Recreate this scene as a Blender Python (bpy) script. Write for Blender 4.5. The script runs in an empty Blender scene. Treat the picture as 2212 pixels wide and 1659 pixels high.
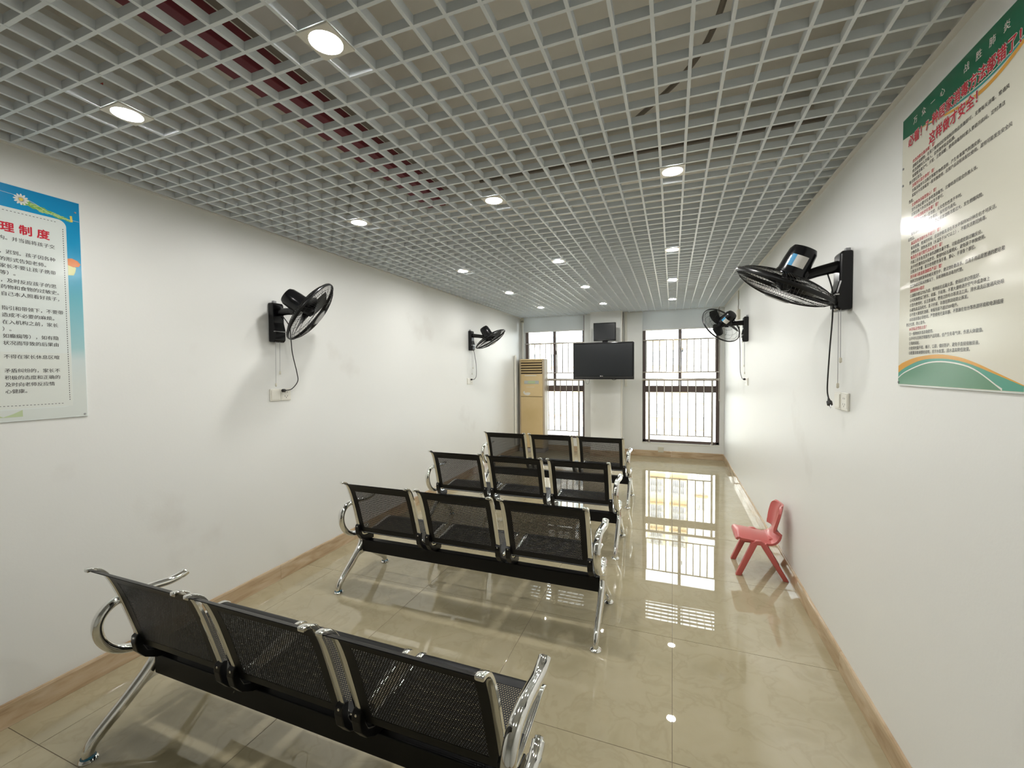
import bpy, bmesh, math, random
from math import sin, cos, pi, sqrt, atan2, radians
from mathutils import Vector, Matrix

random.seed(7)
SC = bpy.context.scene
COL = SC.collection

# ------------------------------------------------------------------ camera
CAM_H = 1.4977
F_PX = 914.8567
YAW, PITCH, ROLL = 0.3622, 0.0319, -0.0092
fw = Vector((-sin(YAW) * cos(PITCH), cos(YAW) * cos(PITCH), -sin(PITCH)))
rt = Vector((cos(YAW), sin(YAW), 0))
up = rt.cross(fw)
rt2 = rt * cos(ROLL) + up * sin(ROLL)
up2 = up * cos(ROLL) - rt * sin(ROLL)
cam_d = bpy.data.cameras.new('camera')
cam_d.sensor_fit = 'HORIZONTAL'
cam_d.sensor_width = 36.0
cam_d.lens = F_PX * 36.0 / 2212.0
cam_d.clip_start = 0.02
cam_d.clip_end = 400
cam = bpy.data.objects.new('camera', cam_d)
COL.objects.link(cam)
cam.matrix_world = Matrix(((rt2.x, up2.x, -fw.x, 0), (rt2.y, up2.y, -fw.y, 0), (rt2.z, up2.z, -fw.z, CAM_H), (0, 0, 0, 1)))
SC.camera = cam

# ------------------------------------------------------------------ world, sun, exposure
world = bpy.data.worlds.new('world')
SC.world = world
world.use_nodes = True
bg = world.node_tree.nodes['Background']
bg.inputs[0].default_value = (0.90, 0.95, 1.0, 1)
bg.inputs[1].default_value = 3.6
sun_d = bpy.data.lights.new('sun', 'SUN')
sun_d.energy = 3.7
sun_d.color = (1.0, 0.93, 0.80)
sun_d.angle = radians(1.0)
sun = bpy.data.objects.new('sun', sun_d)
COL.objects.link(sun)
sun.rotation_euler = Vector((0.35, 0.75, -0.62)).to_track_quat('-Z', 'Y').to_euler()
sun.location = (-20, -30, 40)
vs = SC.view_settings
vs.view_transform = 'Standard'
vs.look = 'None'
vs.exposure = 1.1
vs.gamma = 1.0
vs.use_curve_mapping = False
LAMP_STRENGTH = 175.0
SC.cycles.max_bounces = 10
SC.cycles.transparent_max_bounces = 24
SC.cycles.sample_clamp_indirect = 8.0
SC.cycles.caustics_reflective = False

# ------------------------------------------------------------------ room dimensions
XR, D, HC = 0.784, 7.63, 2.483
YB = -2.4            # wall behind the camera
ZS = 3.15            # concrete slab above the open grid
def XL(y): return -2.65 - (y - 0.9) * 0.00743

# ------------------------------------------------------------------ mesh helpers
class MB:
    def __init__(self):
        self.v = []; self.f = []
    def quad(self, a, b, c, d):
        n = len(self.v); self.v += [a, b, c, d]; self.f.append((n, n + 1, n + 2, n + 3)); return self
    def poly(self, pts):
        n = len(self.v); self.v += pts; self.f.append(tuple(range(n, n + len(pts)))); return self
    def box(self, x0, x1, y0, y1, z0, z1):
        n = len(self.v)
        self.v += [(x0, y0, z0), (x1, y0, z0), (x1, y1, z0), (x0, y1, z0), (x0, y0, z1), (x1, y0, z1), (x1, y1, z1), (x0, y1, z1)]
        self.f += [tuple(n + i for i in q) for q in ((0, 3, 2, 1), (4, 5, 6, 7), (0, 1, 5, 4), (1, 2, 6, 5), (2, 3, 7, 6), (3, 0, 4, 7))]
        return self
    def prism(self, pts, axis, a0, a1):
        """extrude a polygon given in the two other axes (cyclic order) along axis"""
        def mk(p, a):
            if axis == 0: return (a, p[0], p[1])
            if axis == 1: return (p[0], a, p[1])
            return (p[0], p[1], a)
        n = len(self.v); k = len(pts)
        self.v += [mk(p, a0) for p in pts] + [mk(p, a1) for p in pts]
        self.f.append(tuple(n + i for i in reversed(range(k))))
        self.f.append(tuple(n + k + i for i in range(k)))
        for i in range(k):
            j = (i + 1) % k
            self.f.append((n + i, n + j, n + k + j, n + k + i))
        return self
    def tube(self, path, r, seg=10, flat=None, closed=False, ref=None):
        """sweep an ellipse; r number or list; flat = (scale along normal, scale along binormal)"""
        P = [Vector(p) for p in path]; m = len(P)
        R = r if isinstance(r, (list, tuple)) else [r] * m
        fa, fb = flat if flat else (1, 1)
        T = []
        for i in range(m):
            if closed: t = P[(i + 1) % m] - P[i - 1]
            else: t = P[min(i + 1, m - 1)] - P[max(i - 1, 0)]
            T.append(t.normalized())
        if ref is None:
            ref = Vector((0, 0, 1)) if abs(T[0].z) < 0.9 else Vector((1, 0, 0))
        ref = Vector(ref)
        nrm = (ref - T[0] * ref.dot(T[0])).normalized()
        n0 = len(self.v)
        for i in range(m):
            nrm = (nrm - T[i] * nrm.dot(T[i])).normalized()
            b = T[i].cross(nrm)
            for k in range(seg):
                a = 2 * pi * k / seg
                self.v.append(tuple(P[i] + nrm * (cos(a) * R[i] * fa) + b * (sin(a) * R[i] * fb)))
        rings = m if closed else m - 1
        for i in range(rings):
            A = n0 + i * seg; B = n0 + ((i + 1) % m) * seg
            for k in range(seg):
                l = (k + 1) % seg
                self.f.append((A + k, A + l, B + l, B + k))
        if not closed:
            self.f.append(tuple(n0 + k for k in reversed(range(seg))))
            self.f.append(tuple(n0 + (m - 1) * seg + k for k in range(seg)))
        return self
    def cyl(self, p0, p1, r, seg=12):
        return self.tube([p0, p1], r, seg)
    def lathe(self, prof, seg=20, M=None):
        """profile of (radius, height) about local z"""
        n0 = len(self.v); m = len(prof)
        for (r, z) in prof:
            for k in range(seg):
                a = 2 * pi * k / seg
                p = Vector((r * cos(a), r * sin(a), z))
                self.v.append(tuple(M @ p) if M else tuple(p))
        for i in range(m - 1):
            for k in range(seg):
                l = (k + 1) % seg
                self.f.append((n0 + i * seg + k, n0 + i * seg + l, n0 + (i + 1) * seg + l, n0 + (i + 1) * seg + k))
        self.f.append(tuple(n0 + k for k in reversed(range(seg))))
        self.f.append(tuple(n0 + (m - 1) * seg + k for k in range(seg)))
        return self
    def shell(self, fn, nu, nv, th):
        """closed sheet: fn(u,v) in [0,1]^2 -> Vector, thickened by th along the normal"""
        G = [[Vector(fn(i / nu, j / nv)) for j in range(nv + 1)] for i in range(nu + 1)]
        n0 = len(self.v); W = nv + 1
        N = []
        for i in range(nu + 1):
            row = []
            for j in range(nv + 1):
                du = G[min(i + 1, nu)][j] - G[max(i - 1, 0)][j]
                dv = G[i][min(j + 1, nv)] - G[i][max(j - 1, 0)]
                row.append(du.cross(dv).normalized())
            N.append(row)
        for s in (0.5, -0.5):
            for i in range(nu + 1):
                for j in range(nv + 1):
                    self.v.append(tuple(G[i][j] + N[i][j] * (th * s)))
        K = (nu + 1) * W
        for i in range(nu):
            for j in range(nv):
                a, b, c, d = i * W + j, (i + 1) * W + j, (i + 1) * W + j + 1, i * W + j + 1
                self.f.append((n0 + a, n0 + b, n0 + c, n0 + d))
                self.f.append((n0 + K + d, n0 + K + c, n0 + K + b, n0 + K + a))
        edge = [(i * W, (i + 1) * W) for i in range(nu)] + [(nu * W + j, nu * W + j + 1) for j in range(nv)]
        edge += [((i + 1) * W + nv, i * W + nv) for i in range(nu)] + [(j + 1, j) for j in range(nv)]
        for a, b in edge:
            self.f.append((n0 + b, n0 + a, n0 + K + a, n0 + K + b))
        return self
    def mesh(self, name, m, smooth=False, bevel=0, merge=False):
        me = bpy.data.meshes.new(name)
        me.from_pydata([tuple(p) for p in self.v], [], self.f)
        bm = bmesh.new(); bm.from_mesh(me)
        if merge: bmesh.ops.remove_doubles(bm, verts=bm.verts, dist=1e-5)
        bmesh.ops.recalc_face_normals(bm, faces=bm.faces)
        if bevel:
            eds = [e for e in bm.edges if len(e.link_faces) == 2 and e.calc_face_angle(0) > 0.6]
            bmesh.ops.bevel(bm, geom=eds, offset=bevel, segments=2, profile=0.5, affect='EDGES', clamp_overlap=True)
        if smooth:
            for f in bm.faces: f.smooth = True
            for e in bm.edges:
                if len(e.link_faces) == 2 and e.calc_face_angle(0) > 0.7: e.smooth = False
        bm.to_mesh(me); bm.free()
        if m is not None: me.materials.append(m)
        return me

def spline(pts, n=6, closed=False):
    P = [Vector(p) for p in pts]; out = []; m = len(P)
    for i in range(m if closed else m - 1):
        if closed: a, b, c, d = P[i - 1], P[i], P[(i + 1) % m], P[(i + 2) % m]
        else: a, b, c, d = P[max(i - 1, 0)], P[i], P[i + 1], P[min(i + 2, m - 1)]
        for k in range(n):
            t = k / n
            out.append(0.5 * ((2 * b) + (c - a) * t + (2 * a - 5 * b + 4 * c - d) * t * t + (3 * b - a - 3 * c + d) * t ** 3))
    if not closed: out.append(P[-1])
    return out

def link(name, data, parent=None, loc=None, M=None):
    o = bpy.data.objects.new(name, data); COL.objects.link(o)
    if parent is not None: o.parent = parent
    if M is not None: o.matrix_basis = M
    elif loc is not None: o.location = loc
    return o
def part(name, mb, m, parent=None, smooth=False, bevel=0, loc=None, M=None):
    return link(name, mb.mesh(name, m, smooth, bevel), parent, loc, M)
def tag(o, label, cat, group=None):
    o['label'] = label; o['category'] = cat
    if group: o['group'] = group
    return o
def thing(name, label, cat, loc=(0, 0, 0), group=None, M=None):
    o = bpy.data.objects.new(name, None); COL.objects.link(o)
    o.empty_display_size = 0.1
    if M is not None: o.matrix_basis = M
    else: o.location = loc
    return tag(o, label, cat, group)
def struct(o):
    o['kind'] = 'structure'; return o
def frame_m(origin, x, y, z):
    x, y, z = Vector(x), Vector(y), Vector(z)
    return Matrix(((x.x, y.x, z.x, origin[0]), (x.y, y.y, z.y, origin[1]), (x.z, y.z, z.z, origin[2]), (0, 0, 0, 1)))

# ------------------------------------------------------------------ materials
def mat(name, col, rough=0.5, metal=0.0, ior=1.5, coat=0.0, emit=None, es=0.0):
    m = bpy.data.materials.new(name); m.use_nodes = True
    b = m.node_tree.nodes['Principled BSDF']
    b.inputs['Base Color'].default_value = (*col, 1)
    b.inputs['Roughness'].default_value = rough
    b.inputs['Metallic'].default_value = metal
    b.inputs['IOR'].default_value = ior
    if coat:
        b.inputs['Coat Weight'].default_value = coat
        b.inputs['Coat Roughness'].default_value = 0.06
    if emit:
        b.inputs['Emission Color'].default_value = (*emit, 1)
        b.inputs['Emission Strength'].default_value = es
    return m
def nodes(m): return m.node_tree.nodes, m.node_tree.links, m.node_tree.nodes['Principled BSDF']
def noise_col(m, stops, scale=5.0, detail=4.0, coord='Object', stretch=(1, 1, 1), distortion=0.0, random_offset=False):
    N, L, b = nodes(m)
    tc = N.new('ShaderNodeTexCoord'); mp = N.new('ShaderNodeMapping'); mp.inputs['Scale'].default_value = stretch
    L.new(tc.outputs[coord], mp.inputs[0])
    if random_offset:
        oi = N.new('ShaderNodeObjectInfo'); mul = N.new('ShaderNodeMath'); mul.operation = 'MULTIPLY'; mul.inputs[1].default_value = 37.0
        L.new(oi.outputs['Random'], mul.inputs[0])
        cb = N.new('ShaderNodeCombineXYZ')
        for i in range(3): L.new(mul.outputs[0], cb.inputs[i])
        L.new(cb.outputs[0], mp.inputs['Location'])
    nz = N.new('ShaderNodeTexNoise'); nz.inputs['Scale'].default_value = scale; nz.inputs['Detail'].default_value = detail
    nz.inputs['Distortion'].default_value = distortion
    L.new(mp.outputs[0], nz.inputs['Vector'])
    cr = N.new('ShaderNodeValToRGB')
    e = cr.color_ramp.elements
    e[0].position, e[0].color = stops[0][0], (*stops[0][1], 1)
    e[1].position, e[1].color = stops[-1][0], (*stops[-1][1], 1)
    for p, c in stops[1:-1]:
        k = e.new(p); k.color = (*c, 1)
    L.new(nz.outputs['Fac'], cr.inputs[0]); L.new(cr.outputs[0], b.inputs['Base Color'])
    return mp, nz
def add_bump(m, scale, strength, dist=0.01, coord='Object', detail=2.0):
    N, L, b = nodes(m)
    tc = N.new('ShaderNodeTexCoord'); nz = N.new('ShaderNodeTexNoise')
    nz.inputs['Scale'].default_value = scale; nz.inputs['Detail'].default_value = detail
    L.new(tc.outputs[coord], nz.inputs['Vector'])
    bp = N.new('ShaderNodeBump'); bp.inputs['Strength'].default_value = strength; bp.inputs['Distance'].default_value = dist
    L.new(nz.outputs['Fac'], bp.inputs['Height']); L.new(bp.outputs[0], b.inputs['Normal'])

M_WALL = mat('white_wall_paint', (0.79, 0.79, 0.76), 0.43)
noise_col(M_WALL, [(0.27, (0.73, 0.725, 0.69)), (0.37, (0.79, 0.795, 0.765)), (1.0, (0.805, 0.81, 0.78))], scale=1.7, detail=6.0)
add_bump(M_WALL, 90.0, 0.12, 0.002)
M_TILE = mat('polished_beige_tile', (0.55, 0.49, 0.36), 0.012, ior=1.75)
noise_col(M_TILE, [(0.30, (0.365, 0.318, 0.20)), (0.47, (0.41, 0.358, 0.235)), (0.505, (0.375, 0.325, 0.208)), (0.54, (0.41, 0.358, 0.235)), (0.75, (0.43, 0.378, 0.255))], scale=6.0, detail=12.0, distortion=0.5, random_offset=True)
add_bump(M_TILE, 5.0, 0.02, 0.003, detail=0.0)
M_GROUT = mat('brown_grout', (0.20, 0.16, 0.11), 0.8)
M_BASE = mat('tan_marble_skirting', (0.50, 0.38, 0.25), 0.08)
noise_col(M_BASE, [(0.3, (0.38, 0.26, 0.15)), (0.5, (0.52, 0.39, 0.25)), (0.7, (0.60, 0.48, 0.34))], scale=9.0, detail=8.0, stretch=(1, 0.35, 2.0), distortion=1.0, random_offset=True)
M_GRID = mat('grey_white_grid_aluminium', (0.76, 0.81, 0.85), 0.4)
M_SLAB = mat('painted_concrete', (0.62, 0.58, 0.51), 0.8)
noise_col(M_SLAB, [(0.3, (0.80, 0.77, 0.71)), (0.7, (0.88, 0.855, 0.80))], scale=1.3, detail=5.0)
M_TRIM = mat('white_trim', (0.74, 0.73, 0.70), 0.4)
M_WHITE = mat('white_plastic', (0.80, 0.78, 0.70), 0.3)
M_WARMW = mat('aged_white_plastic', (0.64, 0.61, 0.50), 0.4)
M_CHROME = mat('chrome', (0.82, 0.82, 0.80), 0.07, 1.0)
M_STEEL = mat('stainless_steel', (0.70, 0.66, 0.63), 0.22, 1.0)
M_BLACKM = mat('black_coated_steel', (0.005, 0.005, 0.0055), 0.38, ior=1.33)
M_BLACKP = mat('black_plastic', (0.006, 0.006, 0.0065), 0.3, ior=1.4)
M_BLACKG = mat('black_gloss_plastic', (0.005, 0.005, 0.006), 0.2, ior=1.4)
M_RUBBER = mat('black_cable', (0.02, 0.018, 0.017), 0.5)
M_FILM = mat('blue_protective_film', (0.02, 0.12, 0.18), 0.2)
M_FRAMEB = mat('brown_window_aluminium', (0.13, 0.095, 0.085), 0.4)
M_BLIND = mat('grey_blind_fabric', (0.70, 0.71, 0.70), 0.8)
_n, _l, _b = nodes(M_BLIND)
_t = _n.new('ShaderNodeBsdfTranslucent'); _t.inputs[0].default_value = (0.62, 0.64, 0.64, 1)
_mx = _n.new('ShaderNodeMixShader'); _mx.inputs[0].default_value = 0.35
_l.new(_b.outputs[0], _mx.inputs[1]); _l.new(_t.outputs[0], _mx.inputs[2]); _l.new(_mx.outputs[0], _n['Material Output'].inputs[0])
M_RED = mat('red_moulded_plastic', (0.52, 0.115, 0.105), 0.30)
M_SCREEN = mat('dark_screen', (0.016, 0.018, 0.020), 0.22)
M_TVB = mat('tv_bezel', (0.010, 0.010, 0.011), 0.12)
M_SILVER = mat('silver_strip', (0.55, 0.55, 0.55), 0.25, 0.8)
M_ACF = mat('yellowed_ac_plastic', (0.66, 0.50, 0.26), 0.38)
noise_col(M_ACF, [(0.3, (0.60, 0.45, 0.22)), (0.7, (0.70, 0.54, 0.30))], scale=2.0, detail=3.0)
M_ACB = mat('beige_ac_body', (0.52, 0.44, 0.33), 0.45)
M_ACD = mat('dark_louver_gap', (0.05, 0.035, 0.02), 0.7)
M_ACG = mat('grey_display', (0.42, 0.45, 0.44), 0.3)
M_ACGR = mat('green_display', (0.42, 0.52, 0.30), 0.3)
M_REDTRAY = mat('dark_red_tray', (0.20, 0.020, 0.035), 0.5)
M_BROWNP = mat('brown_conduit', (0.20, 0.17, 0.14), 0.6)
M_LAMP = mat('lamp_glow', (1, 1, 1), 0.5, emit=(1.0, 0.985, 0.955), es=LAMP_STRENGTH)
M_GREYB = mat('grey_badge', (0.33, 0.33, 0.34), 0.35)
M_STICKB = mat('blue_sticker', (0.06, 0.30, 0.55), 0.4)
M_STICKW = mat('white_sticker', (0.70, 0.68, 0.64), 0.45)
M_DARKRED = mat('dark_red_ink', (0.35, 0.03, 0.03), 0.5)
def glass_mat():
    m = bpy.data.materials.new('window_glass'); m.use_nodes = True
    N, L = m.node_tree.nodes, m.node_tree.links
    N.clear()
    out = N.new('ShaderNodeOutputMaterial'); mx = N.new('ShaderNodeMixShader'); tr = N.new('ShaderNodeBsdfTransparent'); gl = N.new('ShaderNodeBsdfGlossy')
    fr = N.new('ShaderNodeFresnel'); fr.inputs[0].default_value = 1.45
    tr.inputs[0].default_value = (0.93, 0.95, 0.94, 1); gl.inputs['Roughness'].default_value = 0.01
    L.new(fr.outputs[0], mx.inputs[0]); L.new(tr.outputs[0], mx.inputs[1]); L.new(gl.outputs[0], mx.inputs[2]); L.new(mx.outputs[0], out.inputs[0])
    return m
M_GLASS = glass_mat()

# ------------------------------------------------------------------ floor
floor = struct(part('floor', MB().box(-2.95, 1.0, YB - 0.1, D + 0.2, -0.14, -0.0015), M_GROUT))
X_J = [-3.197, -2.397, -1.597, -0.797, 0.003, 0.803]
Y_J = [1.676 + 0.8 * k for k in range(-6, 9)]
for i in range(5):
    for j in range(len(Y_J) - 1):
        x0, x1 = X_J[i], min(X_J[i + 1], XR - 0.002)
        y0, y1 = max(Y_J[j], YB), min(Y_J[j + 1], D)
        if y1 - y0 < 0.05: continue
        xa0 = max(x0, XL(y0) + 0.002); xa1 = max(x0, XL(y1) + 0.002)
        g = 0.0011
        mb = MB()
        cx, cy = (xa0 + x1) / 2, (y0 + y1) / 2
        pts = [(xa0 + g - cx, y0 + g - cy), (x1 - g - cx, y0 + g - cy), (x1 - g - cx, y1 - g - cy), (xa1 + g - cx, y1 - g - cy)]
        mb.prism(pts, 2, -0.012, 0.0)
        part('floor_tile', mb, M_TILE, floor, bevel=0.0006, loc=(cx, cy, 0))

# ------------------------------------------------------------------ walls
wl = MB().prism([(XL(YB), YB), (XL(D + 0.2), D + 0.2), (XL(D) - 0.25, D + 0.2), (XL(YB) - 0.25, YB)], 2, -0.14, ZS)
struct(part('wall_left', wl, M_WALL))
struct(part('wall_right', MB().box(XR, XR + 0.25, YB, D + 0.2, -0.14, ZS), M_WALL))
struct(part('wall_front', MB().box(-2.95, 1.05, YB - 0.15, YB, -0.14, ZS), M_WALL))
W1 = (-2.63, -1.49); W2 = (-0.485, 0.722); ZB, ZT = 0.235, 3.02
DT = D + 0.22
wb = MB()
wb.box(XL(D) - 0.25, W1[0], D, DT, -0.14, ZS); wb.box(W1[1], W2[0], D, DT, -0.14, ZS); wb.box(W2[1], XR + 0.25, D, DT, -0.14, ZS)
for w in (W1, W2):
    wb.box(w[0], w[1], D, DT, -0.14, ZB - 0.012); wb.box(w[0], w[1], D, DT, ZT, ZS)
struct(part('wall_back', wb, M_WALL))
PX0, PX1, PY = -1.33, -0.815, D - 0.28
struct(part('wall_pillar', MB().box(PX0, PX1, PY, D, -0.002, ZS), M_WALL, bevel=0.004))

# skirting
def skirting(name, segs):
    """segs: list of ((x0,y0),(x1,y1),(nx,ny)) pieces"""
    e = struct(link(name, None))
    for (a, b, n) in segs:
        a, b, n = Vector((*a, 0)), Vector((*b, 0)), Vector((*n, 0))
        L = (b - a).length; t = (b - a).normalized()
        k = max(1, int(round(L / 0.8)))
        for i in range(k):
            p = a + t * (L * i / k + 0.0008); q = a + t * (L * (i + 1) / k - 0.0008)
            mid = (p + q) / 2; hl = (q - p).length / 2
            mb = MB().prism([(0, 0.0), (0.013, 0.0), (0.013, 0.094), (0.009, 0.104), (0, 0.104)], 1, -hl, hl)
            M = frame_m((mid.x, mid.y, 0), n, t, (0, 0, 1)) if n.cross(t).z > 0 else frame_m((mid.x, mid.y, 0), n, -t, (0, 0, 1))
            part('skirting_tile', mb, M_BASE, e, M=M, bevel=0.0012)
    return e
skirting('baseboard_left', [((XL(YB), YB), (XL(D), D), (1, 0.0074))])
skirting('baseboard_right', [((XR, 1.676 + 0.8 * k), (XR, min(1.676 + 0.8 * (k + 1), D)), (-1, 0)) for k in range(-5, 8)])
skirting('baseboard_back', [((XL(D), D), (PX0, D), (0, -1)), ((PX0 - 0.013, PY), (PX1 + 0.013, PY), (0, -1)), ((PX1, PY), (PX1, D), (1, 0)), ((PX0, D), (PX0, PY), (-1, 0)), ((PX1, D), (XR, D), (0, -1))])

# ------------------------------------------------------------------ ceiling: slab, open grid of bars, trims
ceiling = struct(part('ceiling', MB().box(-3.0, 1.1, YB - 0.2, D + 0.3, ZS, ZS + 0.15), M_SLAB))
BW, BH = 0.011, 0.028
GX, GXP, GY, GYP = -0.163, 0.107, 1.2783, 0.1055
ylen = D - YB
me_long = MB().box(-BW / 2, BW / 2, -ylen / 2, ylen / 2, 0, BH).mesh('grid_bar_long', M_GRID)
me_cross = MB().box(-1.72, 1.72, -BW / 2, BW / 2, 0, BH).mesh('grid_bar_cross', M_GRID)
i = -23
while GX + GXP * i < XR - 0.03:
    link('grid_bar', me_long, ceiling, (GX + GXP * i, (D + YB) / 2, HC)); i += 1
j = -34
while GY + GYP * j < D - 0.03:
    y = GY + GYP * j
    o = link('grid_bar', me_cross, ceiling, ((XL(y) + XR) / 2, y, HC + 0.0006)); j += 1
    o.scale.x = (XR - XL(y) - 0.006) / 3.44
# beams of the slab
part('slab_beam', MB().box(-2.9, 1.0, 3.05, 3.35, 2.82, ZS), M_SLAB, ceiling)
part('slab_beam', MB().box(-2.9, 1.0, -1.2, -0.9, 2.82, ZS), M_SLAB, ceiling)
struct(part('trim_1', MB().prism([(XR, HC - 0.004), (XR - 0.022, HC - 0.004), (XR - 0.022, HC), (XR - 0.003, HC), (XR - 0.003, HC + 0.025), (XR, HC + 0.025)], 1, YB, D), M_TRIM))
o = struct(part('trim_2', MB().prism([(0, -0.004), (0.022, -0.004), (0.022, 0), (0.003, 0), (0.003, 0.025), (0, 0.025)], 1, 0, D - YB), M_TRIM))
o.location = (XL(YB), YB, HC); o.rotation_euler.z = 0.00743
struct(part('trim_3', MB().box(XL(D), XR, D - 0.022, D, HC - 0.004, HC), M_TRIM))

tag(part('cable_tray', MB().box(-1.755, -1.605, YB, 2.86, 2.75, 2.86), M_REDTRAY, bevel=0.004), 'dark red metal cable tray running above the open grid ceiling', 'cable tray')
tag(part('conduit', MB().box(-1.53, -1.49, YB, 2.75, 2.80, 2.83), M_BROWNP), 'thin brown conduit beside the red tray above the grid', 'conduit', None)
tag(part('conduit', MB().box(-1.25, XR, 2.70, 2.745, 2.80, 2.84), M_BROWNP), 'brown bar crossing above the grid towards the right wall', 'conduit')  # added bar, stands in for the dark line of a beam edge
pth = spline([(0.13, 0.5, 2.95), (0.15, 1.25, 2.95), (0.20, 1.6, 2.95), (0.17, 2.0, 2.95), (0.05, 2.3, 2.95), (-0.2, 2.6, 2.95)], 8)
tag(part('flexible_conduit', MB().tube(pth, 0.013, 8), M_BROWNP, smooth=True), 'curved brown flexible conduit hanging above the grid near the right wall', 'conduit')

# ------------------------------------------------------------------ downlights
LX = [GX + GXP * 1.5, GX + GXP * -7.5, GX + GXP * -16.5]
LY = [GY + GYP * k for k in (-2.5, 9.5, 23.5, 35.5, 48.5)]
me_panel = MB()
hp = 0.057; rl = 0.0475; seg = 32
for k in range(seg):     # square plate with a round hole
    a0, a1 = 2 * pi * k / seg, 2 * pi * (k + 1) / seg
    def sq(a):
        c, s = cos(a), sin(a); m = max(abs(c), abs(s)); return (hp * c / m, hp * s / m)
    p0, p1 = sq(a0), sq(a1)
    me_panel.quad((rl * cos(a0), rl * sin(a0), -0.006), (rl * cos(a1), rl * sin(a1), -0.006), (*p1, -0.006), (*p0, -0.006))
    me_panel.quad((*p0, -0.006), (*p1, -0.006), (*p1, 0.0), (*p0, 0.0))
    me_panel.quad((*p0, 0.0), (*p1, 0.0), (rl * cos(a1), rl * sin(a1), 0.0), (rl * cos(a0), rl * sin(a0), 0.0))
    me_panel.quad((rl * cos(a0), rl * sin(a0), 0.0), (rl * cos(a1), rl * sin(a1), 0.0), (rl * cos(a1), rl * sin(a1), -0.006), (rl * cos(a0), rl * sin(a0), -0.006))
me_panel = me_panel.mesh('mounting_plate', M_WHITE, merge=True)
me_lens = MB().lathe([(0.046, 0.0), (0.046, -0.0035), (0.030, -0.0045), (0.001, -0.005)], 28).mesh('lens', M_LAMP, True)
me_can = MB().lathe([(0.049, 0.001), (0.049, 0.05), (0.02, 0.055), (0.02, 0.075)], 20).mesh('housing', M_WHITE, True)
me_tag = MB().box(-0.008, 0.008, -0.001, 0.001, 0.02, 0.034).mesh('red_tag', mat('red_tape', (0.6, 0.05, 0.03), 0.5))
ROWN = {0: 'the row near the right wall', 1: 'the middle row', 2: 'the row near the left wall'}
ORD = ['nearest the windows', 'second from the windows', 'third from the windows', 'fourth from the windows', 'fifth from the windows', 'sixth from the windows', 'seventh from the windows']
for r in range(3):
    for k, y in enumerate(LY):
        t = thing('downlight', 'round lit downlight of %s, %s' % (ROWN[r], ORD[4 - k]), 'downlight', (LX[r], y, HC - 0.001), 'ceiling downlights')
        link('mounting_plate', me_panel, t); link('lens', me_lens, t); link('housing', me_can, t)
        if r > 0 and k == 0: link('wire_connector', me_tag, t, (0.02, -0.085, 0.02))

# ------------------------------------------------------------------ windows
def window(n, w, mull, handle_x):
    e = struct(link('window_%d' % n, None, None, (0, D, 0)))
    x0, x1 = w; ya, yb = 0.09, 0.14
    fr = MB()
    fr.box(x0, x0 + 0.05, ya, yb, ZB, ZT); fr.box(x1 - 0.05, x1, ya, yb, ZB, ZT)
    fr.box(x0, x1, ya, yb, ZB, ZB + 0.04); fr.box(x0, x1, ya, yb, ZT - 0.05, ZT)
    part('frame', fr, M_FRAMEB, e, bevel=0.003)
    part('transom', MB().box(x0 + 0.05, x1 - 0.05, ya - 0.006, yb, 1.10, 1.21), M_FRAMEB, e, bevel=0.003)
    part('mullion', MB().box(mull - 0.024, mull + 0.024, ya - 0.004, yb, 1.21, ZT - 0.05), M_FRAMEB, e, bevel=0.003)
    part('pane', MB().box(x0 + 0.05, x1 - 0.05, 0.112, 0.118, ZB + 0.04, 1.10), M_GLASS, e)
    part('pane', MB().box(x0 + 0.05, mull - 0.024, 0.108, 0.113, 1.21, ZT - 0.05), M_GLASS, e)
    part('pane', MB().box(mull + 0.024, x1 - 0.05, 0.117, 0.122, 1.21, ZT - 0.05), M_GLASS, e)
    part('sash_handle', MB().prism([(0.03, 1.78), (0.045, 1.79), (0.045, 1.84), (0.03, 1.87)], 1, ya - 0.03, ya - 0.003), M_BLACKP, e, bevel=0.004, loc=(handle_x, 0, 0))
    part('window_sill', MB().box(x0, x1, -0.006, 0.22, ZB - 0.014, ZB), M_WHITE, e, bevel=0.002)
    return e
window(1, W1, -2.066, -2.066)
window(2, W2, 0.119, 0.119)

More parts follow.
